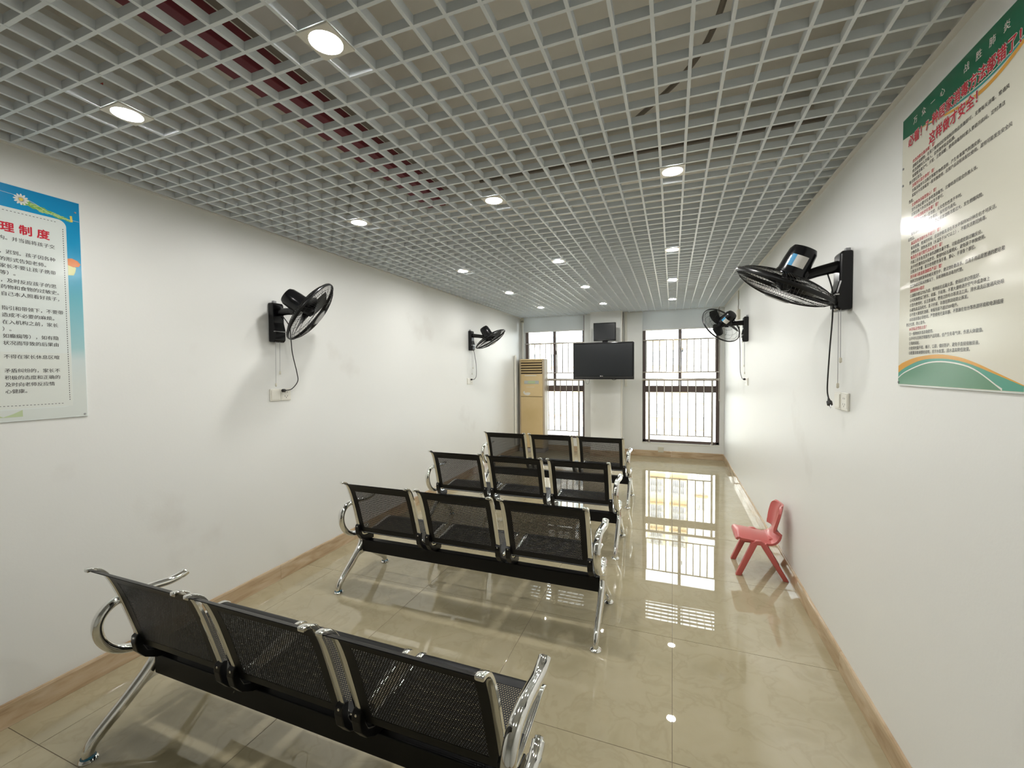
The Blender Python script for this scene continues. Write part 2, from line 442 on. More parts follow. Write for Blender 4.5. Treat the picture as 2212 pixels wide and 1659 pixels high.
def guard_upper(w, label):
    t = thing('window_guard', label, 'window guard', (w[0], D + 0.03, 0), 'stainless window guards')
    L = w[1] - w[0]
    for z in (1.445, 1.995): part('rail', MB().cyl((0, 0, z), (L, 0, z), 0.011, 10), M_STEEL, t, True)
    me = MB().cyl((0, 0, 1.445), (0, 0, 1.995), 0.0085, 8).mesh('bar', M_STEEL, True)
    n = int(L / 0.108); s = (L - (n - 1) * 0.108) / 2
    for i in range(n): link('bar', me, t, (s + 0.108 * i, 0, 0))
    return t
def guard_lower(w, label):
    t = thing('guard_railing', label, 'railing', (w[0], D + 0.035, ZB), 'stainless guard railings')
    L = w[1] - w[0]; zr = 1.32 - ZB
    part('handrail', MB().cyl((0.008, 0, zr), (L - 0.008, 0, zr), 0.022, 16), M_STEEL, t, True)
    for x in (0.0, L - 0.012): part('wall_flange', MB().cyl((x, 0, zr), (x + 0.012, 0, zr), 0.038, 16), M_STEEL, t, True)
    for x in (0.11, L - 0.11):
        p = part('post', MB().cyl((x, 0, 0.0), (x, 0, zr), 0.017, 12), M_STEEL, t, True)
        part('base_flange', MB().lathe([(0.028, 0.0), (0.028, 0.004), (0.018, 0.012), (0.014, 0.016)], 16), M_STEEL, p, True, loc=(x, 0, 0))
    part('bottom_rail', MB().cyl((0.11, 0, 0.135), (L - 0.11, 0, 0.135), 0.0095, 10), M_STEEL, t, True)
    me = MB().cyl((0, 0, 0.135), (0, 0, zr), 0.0095, 8).mesh('baluster', M_STEEL, True)
    n = 7
    for i in range(n): link('baluster', me, t, (0.11 + (L - 0.22) * (i + 1) / (n + 1), 0, 0))
    return t
guard_upper(W1, 'upper stainless bar guard across the left window above the air conditioner')
guard_upper(W2, 'upper stainless bar guard across the right window')
guard_lower(W1, 'lower stainless guard railing across the left window behind the air conditioner')
guard_lower(W2, 'lower stainless guard railing across the right window')

def blind(x0, x1, zb, label, chain):
    t = thing('roller_blind', label, 'roller blind', (x0, D - 0.035, 0), 'roller blinds')
    L = x1 - x0
    part('roller_tube', MB().cyl((0, 0, 2.50), (L, 0, 2.50), 0.02, 14), M_BLIND, t, True)
    part('fabric', MB().shell(lambda u, v: (u * L, -0.02 + 0.004 * sin(v * 3), 2.50 - v * (2.50 - zb)), 6, 8, 0.0012), M_BLIND, t, True)
    part('bottom_bar', MB().box(0, L, -0.028, -0.014, zb - 0.012, zb + 0.008), M_TRIM, t, bevel=0.003)
    if chain:
        pts = spline([(L + 0.012, 0.0, 2.49), (L + 0.012, 0.0, 1.6), (L + 0.014, 0, 1.02), (L + 0.022, 0, 1.0), (L + 0.03, 0, 1.02), (L + 0.03, 0, 1.6), (L + 0.03, 0, 2.49)], 5)
        part('bead_chain', MB().tube(pts, 0.0025, 6), M_WHITE, t, True)
    return t
blind(-2.62, -1.49, 2.215, 'grey roller blind rolled down a little over the left window', False)
blind(-0.475, 0.69, 2.165, 'grey roller blind rolled down a little over the right window', True)

# ------------------------------------------------------------------ perforated sheets of the benches
class Prof:
    def __init__(self, pts):
        self.p = [Vector((a, b, 0)) for a, b in pts]; self.p = spline(self.p, 8)
        self.s = [0.0]
        for a, b in zip(self.p, self.p[1:]): self.s.append(self.s[-1] + (b - a).length)
        self.L = self.s[-1]
    def at(self, s):
        s = min(max(s, 0), self.L - 1e-6)
        lo = 0
        hi = len(self.s) - 1
        while hi - lo > 1:
            m = (lo + hi) // 2
            if self.s[m] <= s: lo = m
            else: hi = m
        t = (s - self.s[lo]) / (self.s[hi] - self.s[lo])
        p = self.p[lo].lerp(self.p[hi], t); d = (self.p[hi] - self.p[lo]).normalized()
        return p, Vector((-d.y, d.x, 0))
    def pt(self, x, s, off=0.0):
        p, n = self.at(s); q = p + n * off
        return (x, q.x, q.y)
BACK = Prof([(-0.086, 0.374), (-0.100, 0.42), (-0.118, 0.48), (-0.140, 0.56), (-0.166, 0.64), (-0.192, 0.702), (-0.215, 0.735), (-0.245, 0.750)])
SEAT = Prof([(-0.055, 0.352), (-0.02, 0.346), (0.05, 0.348), (0.15, 0.362), (0.22, 0.372), (0.26, 0.370), (0.280, 0.352)])
PW = 0.50
def perforated(prof, s0, s1, xin):
    """steel sheet with hexagonal-packed holes between x=-xin..xin and arc s0..s1"""
    p = 0.0088; r = 0.0027; th = 0.0007
    V, F, idx = [], [], {}
    def vert(x, s, o):
        k = (round(x * 20000), round(s * 20000), o)
        if k not in idx:
            idx[k] = len(V); V.append(prof.pt(x, s, o * th))
        return idx[k]
    R = p / sqrt(3); rowh = p * sqrt(3) / 2
    ny = int((s1 - s0) / rowh); nx = int(2 * xin / p)
    for j in range(ny + 1):
        s = s0 + (s1 - s0 - ny * rowh) / 2 + j * rowh
        for i in range(nx + 1):
            x = -nx * p / 2 + i * p + (p / 2 if j % 2 else 0)
            if x > xin + p * 0.1: continue
            for k in range(6):
                a0 = pi / 6 + k * pi / 3; a1 = a0 + pi / 3
                o0, o1 = (x + R * cos(a0), s + R * sin(a0)), (x + R * cos(a1), s + R * sin(a1))
                h0, h1 = (x + r * cos(a0), s + r * sin(a0)), (x + r * cos(a1), s + r * sin(a1))
                F.append((vert(*o0, 1), vert(*o1, 1), vert(*h1, 1), vert(*h0, 1)))
                F.append((vert(*h0, -1), vert(*h1, -1), vert(*o1, -1), vert(*o0, -1)))
                F.append((vert(*h0, 1), vert(*h1, 1), vert(*h1, -1), vert(*h0, -1)))
    me = bpy.data.meshes.new('perforated_sheet'); me.from_pydata(V, [], F)
    me.materials.append(M_BLACKM)
    return me
def border(prof, s0, s1, xin):
    mb = MB()
    L = prof.L; h = 0.0028; hw = PW / 2
    def strip(x0, x1, a, b, n):
        mb.shell(lambda u, v: prof.pt(x0 + (x1 - x0) * u, a + (b - a) * v), 1, n, h)
    o = 0.005
    strip(-hw, -xin + o, 0, L, 28); strip(xin - o, hw, 0, L, 28)
    strip(-xin + o, xin - o, 0, s0 + o, 5); strip(-xin + o, xin - o, s1 - o, L, 12)
    return mb.mesh('sheet_border', M_BLACKM, True)
XIN = PW / 2 - 0.042
me_bk_p = perforated(BACK, 0.03, BACK.L - 0.085, XIN); me_bk_b = border(BACK, 0.03, BACK.L - 0.085, XIN)
me_st_p = perforated(SEAT, 0.035, SEAT.L - 0.065, XIN); me_st_b = border(SEAT, 0.035, SEAT.L - 0.065, XIN)
# chrome side rail, one continuous flat bar
rail_pts = [(0.283, 0.350), (0.262, 0.366), (0.22, 0.368), (0.15, 0.357), (0.05, 0.342), (-0.01, 0.338), (-0.05, 0.340), (-0.078, 0.358), (-0.092, 0.395), (-0.112, 0.465), (-0.136, 0.548), (-0.163, 0.637), (-0.190, 0.705), (-0.214, 0.741), (-0.238, 0.755), (-0.258, 0.757)]
rp = spline([(0, a, b) for a, b in rail_pts], 5)
mb = MB(); n0 = 0
prof4 = [(-0.013, -0.0045), (-0.010, -0.007), (0.010, -0.007), (0.013, -0.0045), (0.013, 0.0045), (0.010, 0.007), (-0.010, 0.007), (-0.013, 0.0045)]
ring = []
for i, p in enumerate(rp):
    t = (rp[min(i + 1, len(rp) - 1)] - rp[max(i - 1, 0)]).normalized()
    nn = Vector((0, -t.z, t.y))
    sc_ = 0.7 if i in (0, len(rp) - 1) else 1.0
    ring.append([len(mb.v) + k for k in range(8)])
    for (a, b) in prof4: mb.v.append(tuple(p + Vector((a * sc_, 0, 0)) + nn * b * sc_))
for A, B in zip(ring, ring[1:]):
    for k in range(8): mb.f.append((A[k], A[(k + 1) % 8], B[(k + 1) % 8], B[k]))
mb.f.append(tuple(reversed(ring[0]))); mb.f.append(tuple(ring[-1]))
me_rail = mb.mesh('side_rail', M_CHROME, True)
brk = [(-0.086, 0.425), (-0.100, 0.432), (-0.117, 0.42), (-0.120, 0.395), (-0.112, 0.355), (-0.085, 0.318), (-0.045, 0.292), (-0.02, 0.284), (0.04, 0.284), (0.04, 0.318), (-0.01, 0.330), (-0.05, 0.331), (-0.076, 0.345), (-0.090, 0.375)]
me_brk = MB().prism([(b[0], b[1]) for b in brk], 0, -0.016, 0.016).mesh('bracket', M_BLACKP, False, 0.003)
me_screw = MB().lathe([(0.006, 0), (0.006, 0.003), (0.003, 0.0045)], 10, Matrix.Rotation(radians(90), 4, 'X')).mesh('screw', M_CHROME, True)
me_beam = MB().box(-0.852, 0.852, -0.026, 0.026, 0.198, 0.284).mesh('beam', M_BLACKM, False, 0.004)
# leg casting with two feet
mbl = MB()
for s in (-1, 1):
    pth = spline([(0, 0.0, 0.30), (0, s * 0.006, 0.262), (0, s * 0.035, 0.222), (0, s * 0.11, 0.155), (0, s * 0.185, 0.098), (0, s * 0.228, 0.063), (0, s * 0.246, 0.035), (0, s * 0.249, 0.012)], 5)
    m = len(pth)
    mbl.tube(pth, [0.0245 - 0.0085 * (i / (m - 1)) for i in range(m)], 12, flat=(0.95, 1.25), ref=(1, 0, 0))
mbl.tube([(0, 0, 0.20), (0, 0, 0.25), (0, 0, 0.352)], [0.018, 0.024, 0.024], 16)
arch = [(-0.17, 0.115)] + [(-0.15 + 0.30 * k / 12, 0.122 + 0.060 * sin(pi * k / 12)) for k in range(13)] + [(0.17, 0.115), (0.06, 0.21), (0.02, 0.235), (-0.02, 0.235), (-0.06, 0.21)]
mbl.prism(arch, 0, -0.012, 0.012)
me_leg = mbl.mesh('leg', M_CHROME, True)
me_foot = MB().lathe([(0.030, 0.0), (0.031, 0.004), (0.027, 0.010), (0.015, 0.016), (0.011, 0.022), (0.011, 0.03)], 18).mesh('foot', M_CHROME, True)
me_film = MB().lathe([(0.0240, 0.0118), (0.0155, 0.0165), (0.0155, 0.0172), (0.0245, 0.0124)], 18).mesh('protective_film', M_FILM, True)
ap = spline([(0, 0.060, 0.372), (0, 0.03, 0.352), (0, -0.02, 0.343), (0, -0.09, 0.350), (0, -0.155, 0.383), (0, -0.198, 0.445), (0, -0.205, 0.515), (0, -0.165, 0.566), (0, -0.095, 0.580), (0, -0.02, 0.574), (0, 0.05, 0.566), (0, 0.105, 0.572), (0, 0.125, 0.580)], 6)
na = len(ap)
me_arm = MB().tube(ap, [0.019 if 2 < i < na - 2 else (0.013 if i in (1, 2, na - 2) else 0.006) for i in range(na)], 14, flat=(1.15, 0.95), ref=(1, 0, 0)).mesh('armrest', M_CHROME, True)

def bench(x, y, label, rz=0.0):
    M = Matrix.Translation((x, y, 0)) @ Matrix.Rotation(rz, 4, 'Z')
    t = thing('waiting_bench', label, 'bench', group='black mesh waiting benches in rows', M=M)
    link('beam', me_beam, t)
    for sx in (-0.87, 0.87):
        lg = link('leg', me_leg, t, (sx, 0, 0))
        for fy in (-0.249, 0.249):
            f = link('foot', me_foot, lg, (0, fy, 0))
            if sx < 0: link('protective_film', me_film, lg, (0, fy, 0))
        link('armrest', me_arm, t, (sx + (0.0 if sx < 0 else 0.0), 0, 0))
    for cx in (-0.567, 0, 0.567):
        b = link('backrest', me_bk_b, t, (cx, 0, 0)); link('perforated_sheet', me_bk_p, b)
        s = link('seat', me_st_b, t, (cx, 0, 0)); link('perforated_sheet', me_st_p, s)
        for e in (-1, 1):
            link('side_rail', me_rail, t, (cx + e * (PW / 2), 0, 0))
            k = link('bracket', me_brk, t, (cx + e * (PW / 2 - 0.001), 0, 0))
            link('screw', me_screw, k, (0, -0.114, 0.412))
    return t
BX = -1.25
bench(BX, 1.157, 'black mesh three-seat waiting bench nearest the camera, right legs cut off')
bench(BX, 2.476, 'black mesh three-seat waiting bench second from the camera')
bench(-1.29, 3.633, 'black mesh three-seat waiting bench third from the camera')
bench(-1.318, 4.925, 'black mesh three-seat waiting bench farthest away, closest to the television')

# ------------------------------------------------------------------ wall fans
GR = 0.235
def dome(r, h): return h * (1 - (r / GR) ** 2) ** 0.6 if r < GR else 0.0
def guard_mesh(front):
    mb = MB(); s = 1 if front else -1; h = 0.070 if front else 0.062
    r0 = 0.052 if front else 0.070
    n = 84
    for k in range(n):
        a = 2 * pi * k / n
        pts = []
        for q in range(7):
            r = r0 + (GR - 0.002 - r0) * q / 6
            aa = a + s * 0.28 * (q / 6) ** 1.2
            pts.append((r * cos(aa), r * sin(aa), s * dome(r, h)))
        mb.tube(pts, 0.0008, 3)
    for r in (r0 + 0.004, 0.115, 0.175, 0.215):
        mb.tube([(r * cos(2 * pi * k / 40), r * sin(2 * pi * k / 40), s * (dome(r, h) - 0.002)) for k in range(40)], 0.0014, 4, closed=True)
    return mb.mesh('guard_front' if front else 'guard_rear', M_BLACKP, True)
me_gf, me_gr = guard_mesh(True), guard_mesh(False)
me_rim = MB().tube([(GR * cos(2 * pi * k / 48), GR * sin(2 * pi * k / 48), 0) for k in range(48)], 0.0065, 8, flat=(1.6, 0.7), closed=True, ref=(0, 0, 1)).mesh('guard_rim', M_BLACKP, True)
me_badge = MB().lathe([(0.054, 0.062), (0.056, 0.067), (0.050, 0.074), (0.001, 0.076)], 28).mesh('badge', M_GREYB, True)
me_badgering = MB().lathe([(0.061, 0.059), (0.062, 0.069), (0.056, 0.072), (0.055, 0.062)], 28).mesh('badge_ring', M_BLACKP, True)
me_motor = MB().lathe([(0.030, -0.195), (0.052, -0.190), (0.062, -0.170), (0.066, -0.12), (0.067, -0.075), (0.072, -0.062), (0.074, -0.050), (0.03, -0.045)], 28).mesh('motor_housing', M_BLACKG, True)
me_hub = MB().lathe([(0.012, -0.05), (0.034, -0.045), (0.036, 0.0), (0.030, 0.018), (0.010, 0.026), (0.001, 0.027)], 24).mesh('hub', M_BLACKP, True)
def blade_fn(u, v):
    r = 0.03 + 0.175 * u
    w = 0.035 + 0.075 * sin(pi * min(u * 1.05, 1) * 0.62) * (1 - 0.25 * max(0, u - 0.8) / 0.2)
    t = (v - 0.5) * w
    ang = 0.55 * u
    a = t / max(r, 0.05) * 1.0 + ang
    return (r * cos(a), r * sin(a), -0.012 - (v - 0.5) * 0.05 * (1 - 0.4 * u))
me_blade = MB().shell(blade_fn, 10, 6, 0.002).mesh('blade', M_BLACKP, True)
me_sticker = MB().shell(lambda u, v: (0.0675 * cos(-0.55 + 1.1 * u), 0.0675 * sin(-0.55 + 1.1 * u), -0.145 + 0.055 * v), 8, 1, 0.0006).mesh('rating_sticker', M_STICKW, True)
me_stickerb = MB().shell(lambda u, v: (0.068 * cos(0.25 + 0.30 * u), 0.068 * sin(0.25 + 0.30 * u), -0.145 + 0.055 * v), 3, 1, 0.0006).mesh('sticker_stripe', M_STICKB, True)

def fan(side, y, z, G, n, label, cord, pulls, plug_dir=None, sticker=False, spin=0.3):
    """side: -1 left wall, +1 right wall; G guard centre and n axis in world"""
    xw = XL(y) if side < 0 else XR
    ox = Vector((-side, 0, 0)); B = Vector((xw, y, z))
    M0 = frame_m(B, ox, Vector((0, 0, 1)).cross(ox), (0, 0, 1))     # local x out of the wall
    t = thing('wall_fan', label, 'fan', group='black wall fans', M=M0)
    Mi = M0.inverted()
    bp_ = [(0.0, -0.135), (0.048, -0.14), (0.064, -0.125), (0.066, -0.055), (0.052, 0.0), (0.050, 0.125), (0.042, 0.14), (0.0, 0.14)]
    part('base', MB().prism([(p[0], p[1]) for p in bp_], 1, -0.045, 0.045), M_BLACKG, t, bevel=0.008)
    part('trim_strip', MB().box(0.052, 0.0675, -0.046, 0.046, -0.066, -0.060), M_SILVER, t, bevel=0.001)
    part('wall_hook', MB().box(0.0, 0.02, -0.012, 0.012, 0.137, 0.158), M_GREYB, t, bevel=0.003)
    n = Vector(n).normalized(); G = Vector(G)
    zref = Vector((0, 0, 1)) if abs(n.z) < 0.97 else Vector((0, 1, 0))
    ax = zref.cross(n).normalized(); ay = n.cross(ax)
    MH = Mi @ frame_m(G, ax, ay, n)
    mot = MH @ Vector((0, -0.0, -0.105))
    neck = mot + (MH.to_3x3() @ Vector((0, 0, 0)))
    a0 = Vector((0.045, 0, 0.075)); a1 = Vector((mot.x * 0.55, mot.y * 0.4, 0.5 * (0.06 + mot.z - 0.05)))
    low = mot + Vector((-0.02, 0, -0.055))
    pth = spline([a0, (a0 + low) / 2 + Vector((0, 0, 0.0)), low, mot], 5)
    m_ = len(pth)
    part('arm', MB().tube(pth, [0.028 - 0.008 * i / (m_ - 1) for i in range(m_)], 12, flat=(1.0, 0.75), ref=(0, 0, 1)), M_BLACKG, t, True)
    part('tilt_joint', MB().cyl(tuple(low + Vector((0, -0.035, 0))), tuple(low + Vector((0, 0.035, 0))), 0.026, 16), M_BLACKP, t, True, 0.003)
    mh = link('motor_housing', me_motor, t, M=MH)
    if sticker:
        R = Matrix.Rotation(sticker, 4, 'Z')
        s = link('rating_sticker', me_sticker, mh, M=R); link('sticker_stripe', me_stickerb, mh, M=R)
    link('guard_rear', me_gr, t, M=MH); link('guard_front', me_gf, t, M=MH); link('guard_rim', me_rim, t, M=MH)
    link('badge', me_badge, t, M=MH); link('badge_ring', me_badgering, t, M=MH); link('hub', me_hub, t, M=MH)
    for k in range(3): link('blade', me_blade, t, M=MH @ Matrix.Rotation(spin + k * 2 * pi / 3, 4, 'Z'))
    loc = lambda p: tuple(Mi @ Vector(p))
    cp = spline([loc(p) for p in cord], 8)
    part('power_cord', MB().tube(cp, 0.0034, 8), M_RUBBER, t, True)
    e, d = Vector(cp[-1]), (Vector(cp[-1]) - Vector(cp[-3])).normalized()
    if plug_dir: d = (Mi.to_3x3() @ Vector(plug_dir)).normalized()
    pl = part('plug', MB().tube([e, e + d * 0.012, e + d * 0.016, e + d * 0.036], [0.005, 0.007, 0.012, 0.012], 10), M_RUBBER, t, True, 0.001)
    if not plug_dir:
        side_v = d.cross(Vector((1, 0, 0))).normalized()
        for s in (-1, 1):
            c = e + d * 0.036 + side_v * 0.006 * s
            part('prong', MB().tube([c, c + d * 0.016], 0.002, 6), M_SILVER, pl, True)
    for (a, b) in pulls:
        a, b = Vector(loc(a)), Vector(loc(b))
        c = part('pull_cord', MB().tube([a, b], 0.0013, 6), M_GREYB, t, True)
        part('pull_knob', MB().lathe([(0.003, 0.0), (0.006, -0.006), (0.006, -0.022), (0.002, -0.026)], 10), M_WARMW, c, True, loc=tuple(b))
    return t
fan(1, 2.46, 1.905, (0.522, 2.484, 1.911), (-0.436, 0.157, -0.886), 'black wall fan with head tipped to the floor, beside the green poster',
    [(0.70, 2.47, 1.95), (0.715, 2.45, 1.86), (0.72, 2.462, 1.75), (0.72, 2.496, 1.575), (0.72, 2.521, 1.40), (0.72, 2.50, 1.345)],
    [((0.735, 2.435, 1.77), (0.735, 2.43, 1.425)), ((0.735, 2.405, 1.77), (0.735, 2.40, 1.545))], None, sticker=-0.2, spin=0.5)
fan(-1, 2.235, 1.85, (-2.363, 2.282, 1.920), (0.67, 0.45, -0.591), 'black wall fan angled downward on the left wall, in the foreground',
    [(-2.60, 2.26, 1.90), (-2.60, 2.315, 1.83), (-2.60, 2.325, 1.733), (-2.605, 2.34, 1.632), (-2.615, 2.385, 1.49), (-2.62, 2.392, 1.43), (-2.625, 2.345, 1.378), (-2.63, 2.30, 1.368)],
    [((-2.605, 2.20, 1.715), (-2.605, 2.195, 1.425)), ((-2.605, 2.235, 1.715), (-2.605, 2.23, 1.51))], (0.15, -1, 0))
fan(-1, 5.405, 1.92, (-2.367, 5.42, 1.937), (0.511, 0.117, -0.852), 'black wall fan far down the left wall, near the air conditioner',
    [(-2.62, 5.40, 1.80), (-2.62, 5.44, 1.70), (-2.63, 5.50, 1.571), (-2.635, 5.51, 1.43), (-2.64, 5.46, 1.38), (-2.655, 5.435, 1.375)],
    [((-2.63, 5.37, 1.785), (-2.63, 5.365, 1.47)), ((-2.63, 5.40, 1.785), (-2.63, 5.395, 1.55))], (-0.3, -1, 0))
fan(1, 5.34, 1.93, (0.521, 5.417, 1.998), (-0.521, 0.66, -0.54), 'black wall fan far down the right wall, in front of the right window',
    [(0.70, 5.36, 1.97), (0.715, 5.44, 1.85), (0.735, 5.55, 1.665), (0.74, 5.57, 1.475), (0.745, 5.48, 1.39), (0.75, 5.42, 1.376)],
    [((0.745, 5.32, 1.795), (0.745, 5.315, 1.54)), ((0.745, 5.29, 1.795), (0.745, 5.285, 1.46))], (0.35, -1, 0), sticker=-0.59, spin=0.9)

# ------------------------------------------------------------------ switches and sockets
def plate(kind, side, y, z, label):
    xw = (XL(y) if side < 0 else XR)
    ox = Vector((-side, 0, 0)); M = frame_m((xw, y, z), ox, Vector((0, 0, 1)).cross(ox), (0, 0, 1))
    t = thing('wall_' + kind, label, kind, group='white wall switch and socket plates', M=M)
    part('plate', MB().box(0, 0.009, -0.043, 0.043, -0.043, 0.043), M_WHITE, t, bevel=0.003)
    if kind == 'switch':
        part('rocker', MB().box(0.007, 0.0125, -0.034, 0.034, -0.034, 0.034), M_WHITE, t, bevel=0.002)
    else:
        f = part('socket_face', MB().box(0.007, 0.0105, -0.034, 0.034, -0.034, 0.034), M_WHITE, t, bevel=0.002)
        for (py, pz, w, h) in ((-0.009, 0.016, 0.003, 0.009), (0.009, 0.016, 0.003, 0.009), (-0.011, -0.012, 0.003, 0.009), (0.011, -0.012, 0.003, 0.009), (0.0, -0.022, 0.004, 0.008)):
            part('slot', MB().box(0.0100, 0.0108, py - w / 2, py + w / 2, pz - h / 2, pz + h / 2), M_RUBBER, f)
    return t
plate('switch', -1, 2.228, 1.338, 'white switch plate under the foreground fan on the left wall')
plate('socket', -1, 2.316, 1.338, 'white socket with a black plug under the foreground fan on the left wall')
plate('switch', 1, 2.562, 1.332, 'blank white switch plate under the fan beside the green poster')
plate('socket', 1, 2.474, 1.332, 'unused white socket plate under the fan beside the green poster')
plate('switch', -1, 5.350, 1.352, 'white switch plate under the far fan on the left wall')
plate('socket', -1, 5.438, 1.352, 'white socket with a plug under the far fan on the left wall')
plate('socket', 1, 5.42, 1.35, 'white socket with a plug under the far fan on the right wall')
plate('switch', 1, 5.332, 1.35, 'white switch plate under the far fan on the right wall')
t = thing('wall_socket', 'small white socket on the skirting below the right window', 'socket', (-0.182, D - 0.013, 0.125), 'white wall switch and socket plates')
part('plate', MB().box(-0.045, 0.045, -0.012, 0.013, -0.045, 0.045), M_WARMW, t, bevel=0.003)
part('cover_flap', MB().box(-0.032, 0.032, -0.018, -0.010, -0.028, 0.032), M_WARMW, t, bevel=0.002)
# hanging cable with box on the right wall
t = thing('junction_box', 'small white box hanging from a white cable high on the right wall', 'junction box', (XR, 5.99, 2.17))
part('box', MB().box(-0.03, 0.0, -0.06, 0.06, -0.06, 0.06), M_WARMW, t, bevel=0.004)
part('cable_cover', MB().box(-0.012, 0.0, 0.05, 0.075, 0.20, 0.31), M_WARMW, t, bevel=0.002)
part('cable', MB().tube(spline([(-0.012, 0.0, 0.05), (-0.012, 0.03, 0.10), (-0.010, 0.02, 0.14), (-0.008, 0.06, 0.21)], 6), 0.004, 6), M_BROWNP, t, True)
# corner socket and its conduit
t = thing('corner_socket', 'round white fitting with two dark holes high in the left corner', 'socket', (-2.655, D - 0.05, 2.44))
part('body', MB().lathe([(0.052, 0.0), (0.052, 0.03), (0.045, 0.042), (0.001, 0.044)], 24, Matrix.Rotation(radians(90), 4, 'X')), M_WARMW, t, True, loc=(0, 0.045, 0))
for x in (-0.013, 0.013): part('socket_hole', MB().box(x - 0.006, x + 0.006, -0.0015, 0.004, -0.028, -0.010), M_RUBBER, t)
tag(part('conduit', MB().tube([(-2.655, D - 0.03, 1.2), (-2.655, D - 0.03, 2.40)], 0.014, 12), M_WHITE, smooth=True), 'white vertical pipe in the left corner below the round fitting', 'conduit')
tag(part('insulated_pipe', MB().tube(spline([(-2.672, 7.22, 0.14), (-2.672, 7.22, 0.9), (-2.672, 7.22, 1.70), (-2.668, 7.25, 1.715)], 5), 0.020, 14), M_WHITE, smooth=True), 'white wrapped pipe standing between the left wall and the air conditioner', 'pipe')
# trunking at the pillar
tag(part('cable_trunking', MB().box(PX1 + 0.001, PX1 + 0.022, PY + 0.002, PY + 0.045, 0.11, 2.9), M_WHITE, bevel=0.003), 'white vertical cable trunking along the right edge of the pillar', 'trunking')
tag(part('cable_trunking', MB().box(PX1 + 0.035, PX1 + 0.075, D - 0.022, D - 0.001, 1.2, 2.9), M_WHITE, bevel=0.003), 'white vertical cable trunking on the wall right of the pillar', 'trunking')
cb = MB().tube(spline([(PX1 + 0.01, D - 0.10, 2.9), (PX1 + 0.02, D - 0.11, 2.45), (PX1 + 0.012, D - 0.12, 2.2), (PX1 + 0.012, D - 0.10, 1.95)], 6), 0.006, 6)
tag(part('loose_cable', cb, M_BROWNP, smooth=True), 'brown loose cable hanging beside the pillar above the television', 'cable')

# ------------------------------------------------------------------ air conditioner
AX0, AX1, AYF, AYB, AH = -2.648, -2.165, 7.345, 7.60, 1.705
ac = thing('air_conditioner', 'yellowed tall floor-standing air conditioner in front of the left window', 'air conditioner', ((AX0 + AX1) / 2, (AYF + AYB) / 2, 0))
hw = (AX1 - AX0) / 2; hd = (AYB - AYF) / 2
part('base', MB().box(-hw - 0.004, hw + 0.004, -hd - 0.004, hd, 0, 0.07), mat('grey_ac_base', (0.36, 0.34, 0.33), 0.5), ac, bevel=0.006)
part('body', MB().box(-hw, hw, -hd + 0.02, hd, 0.07, AH), M_ACB, ac, bevel=0.015)
part('louver_recess', MB().box(-hw + 0.04, hw - 0.04, -hd + 0.012, -hd + 0.03, 1.435, 1.68), M_ACD, ac)
part('top_frame', MB().box(-hw + 0.035, hw - 0.03, -hd - 0.004, -hd + 0.03, 1.675, 1.70), M_ACF, ac, bevel=0.004)
for k in range(5):
    z = 1.452 + k * 0.047
    part('louver', MB().prism([(-0.016, 0.006), (-0.020, 0.018), (0.010, 0.033), (0.012, 0.028)], 0, -hw + 0.04, hw - 0.04), M_ACF, ac, loc=(0, -hd + 0.004, z - 0.004), bevel=0.002)
up_ = part('upper_panel', MB().box(-hw + 0.035, hw - 0.03, -hd - 0.006, -hd + 0.03, 1.02, 1.43), M_ACF, ac, bevel=0.008)
dsp = part('display', MB().box(-0.135, 0.145, -hd - 0.010, -hd - 0.002, 1.25, 1.31), M_ACG, up_, bevel=0.003)
part('upper_strip', MB().box(-0.125, 0.10, -hd - 0.009, -hd - 0.003, 1.395, 1.408), M_STICKW, up_, bevel=0.001)
part('lower_strip', MB().box(-0.09, 0.06, -hd - 0.0085, -hd - 0.003, 1.19, 1.196), M_STICKW, up_)
blob = [(-0.155, 1.105), (-0.125, 1.118), (-0.118, 1.09), (-0.06, 1.095), (-0.02, 1.085), (-0.03, 1.055), (-0.07, 1.04), (-0.12, 1.05), (-0.15, 1.075)]
bp2 = spline([(a, b, 0) for a, b in blob], 4, True)
part('torn_sticker', MB().prism([(p.x, p.y) for p in bp2], 1, -hd - 0.0075, -hd - 0.005), M_STICKW, up_)
part('display_screen', MB().box(-0.06, 0.075, -hd - 0.0115, -hd - 0.008, 1.258, 1.302), M_ACGR, up_)
part('lower_panel', MB().box(-hw + 0.035, hw - 0.03, -hd - 0.006, -hd + 0.03, 0.085, 1.012), M_ACF, ac, bevel=0.008)
part('foot_grille', MB().box(-hw + 0.035, hw - 0.03, -hd - 0.002, -hd + 0.03, 0.055, 0.088), mat('brown_kick', (0.14, 0.09, 0.05), 0.6), ac)

# ------------------------------------------------------------------ text helper
def text_mesh(body, size, m, sx=1.0, bold=0.0, align='LEFT', shear=0.0, name='text'):
    c = bpy.data.curves.new('tmp', 'FONT'); c.body = body; c.size = size; c.resolution_u = 2
    c.align_x = align; c.shear = shear
    o = bpy.data.objects.new('tmp', c); COL.objects.link(o)
    dg = bpy.context.evaluated_depsgraph_get(); dg.update()
    me = bpy.data.meshes.new_from_object(o.evaluated_get(dg)); me.name = name
    bpy.data.objects.remove(o); bpy.data.curves.remove(c)
    for v in me.vertices: v.co.x *= sx
    if bold:
        V = [v.co.copy() for v in me.vertices]; F = [tuple(p.vertices) for p in me.polygons]; d = bold * size
        sh = [(d, 0), (-d, 0), (0, d), (0, -d)] if bold > 0.02 else [(d, 0), (-d, 0)]
        VV, FF = [], []
        for (a, b) in sh:
            n = len(VV); VV += [(v.x + a, v.y + b, v.z + len(VV) / max(len(V), 1) * 2e-5) for v in V]; FF += [tuple(i + n for i in f) for f in F]
        me = bpy.data.meshes.new(name); me.from_pydata(VV, [], FF)
    me.materials.clear(); me.materials.append(m)
    return me

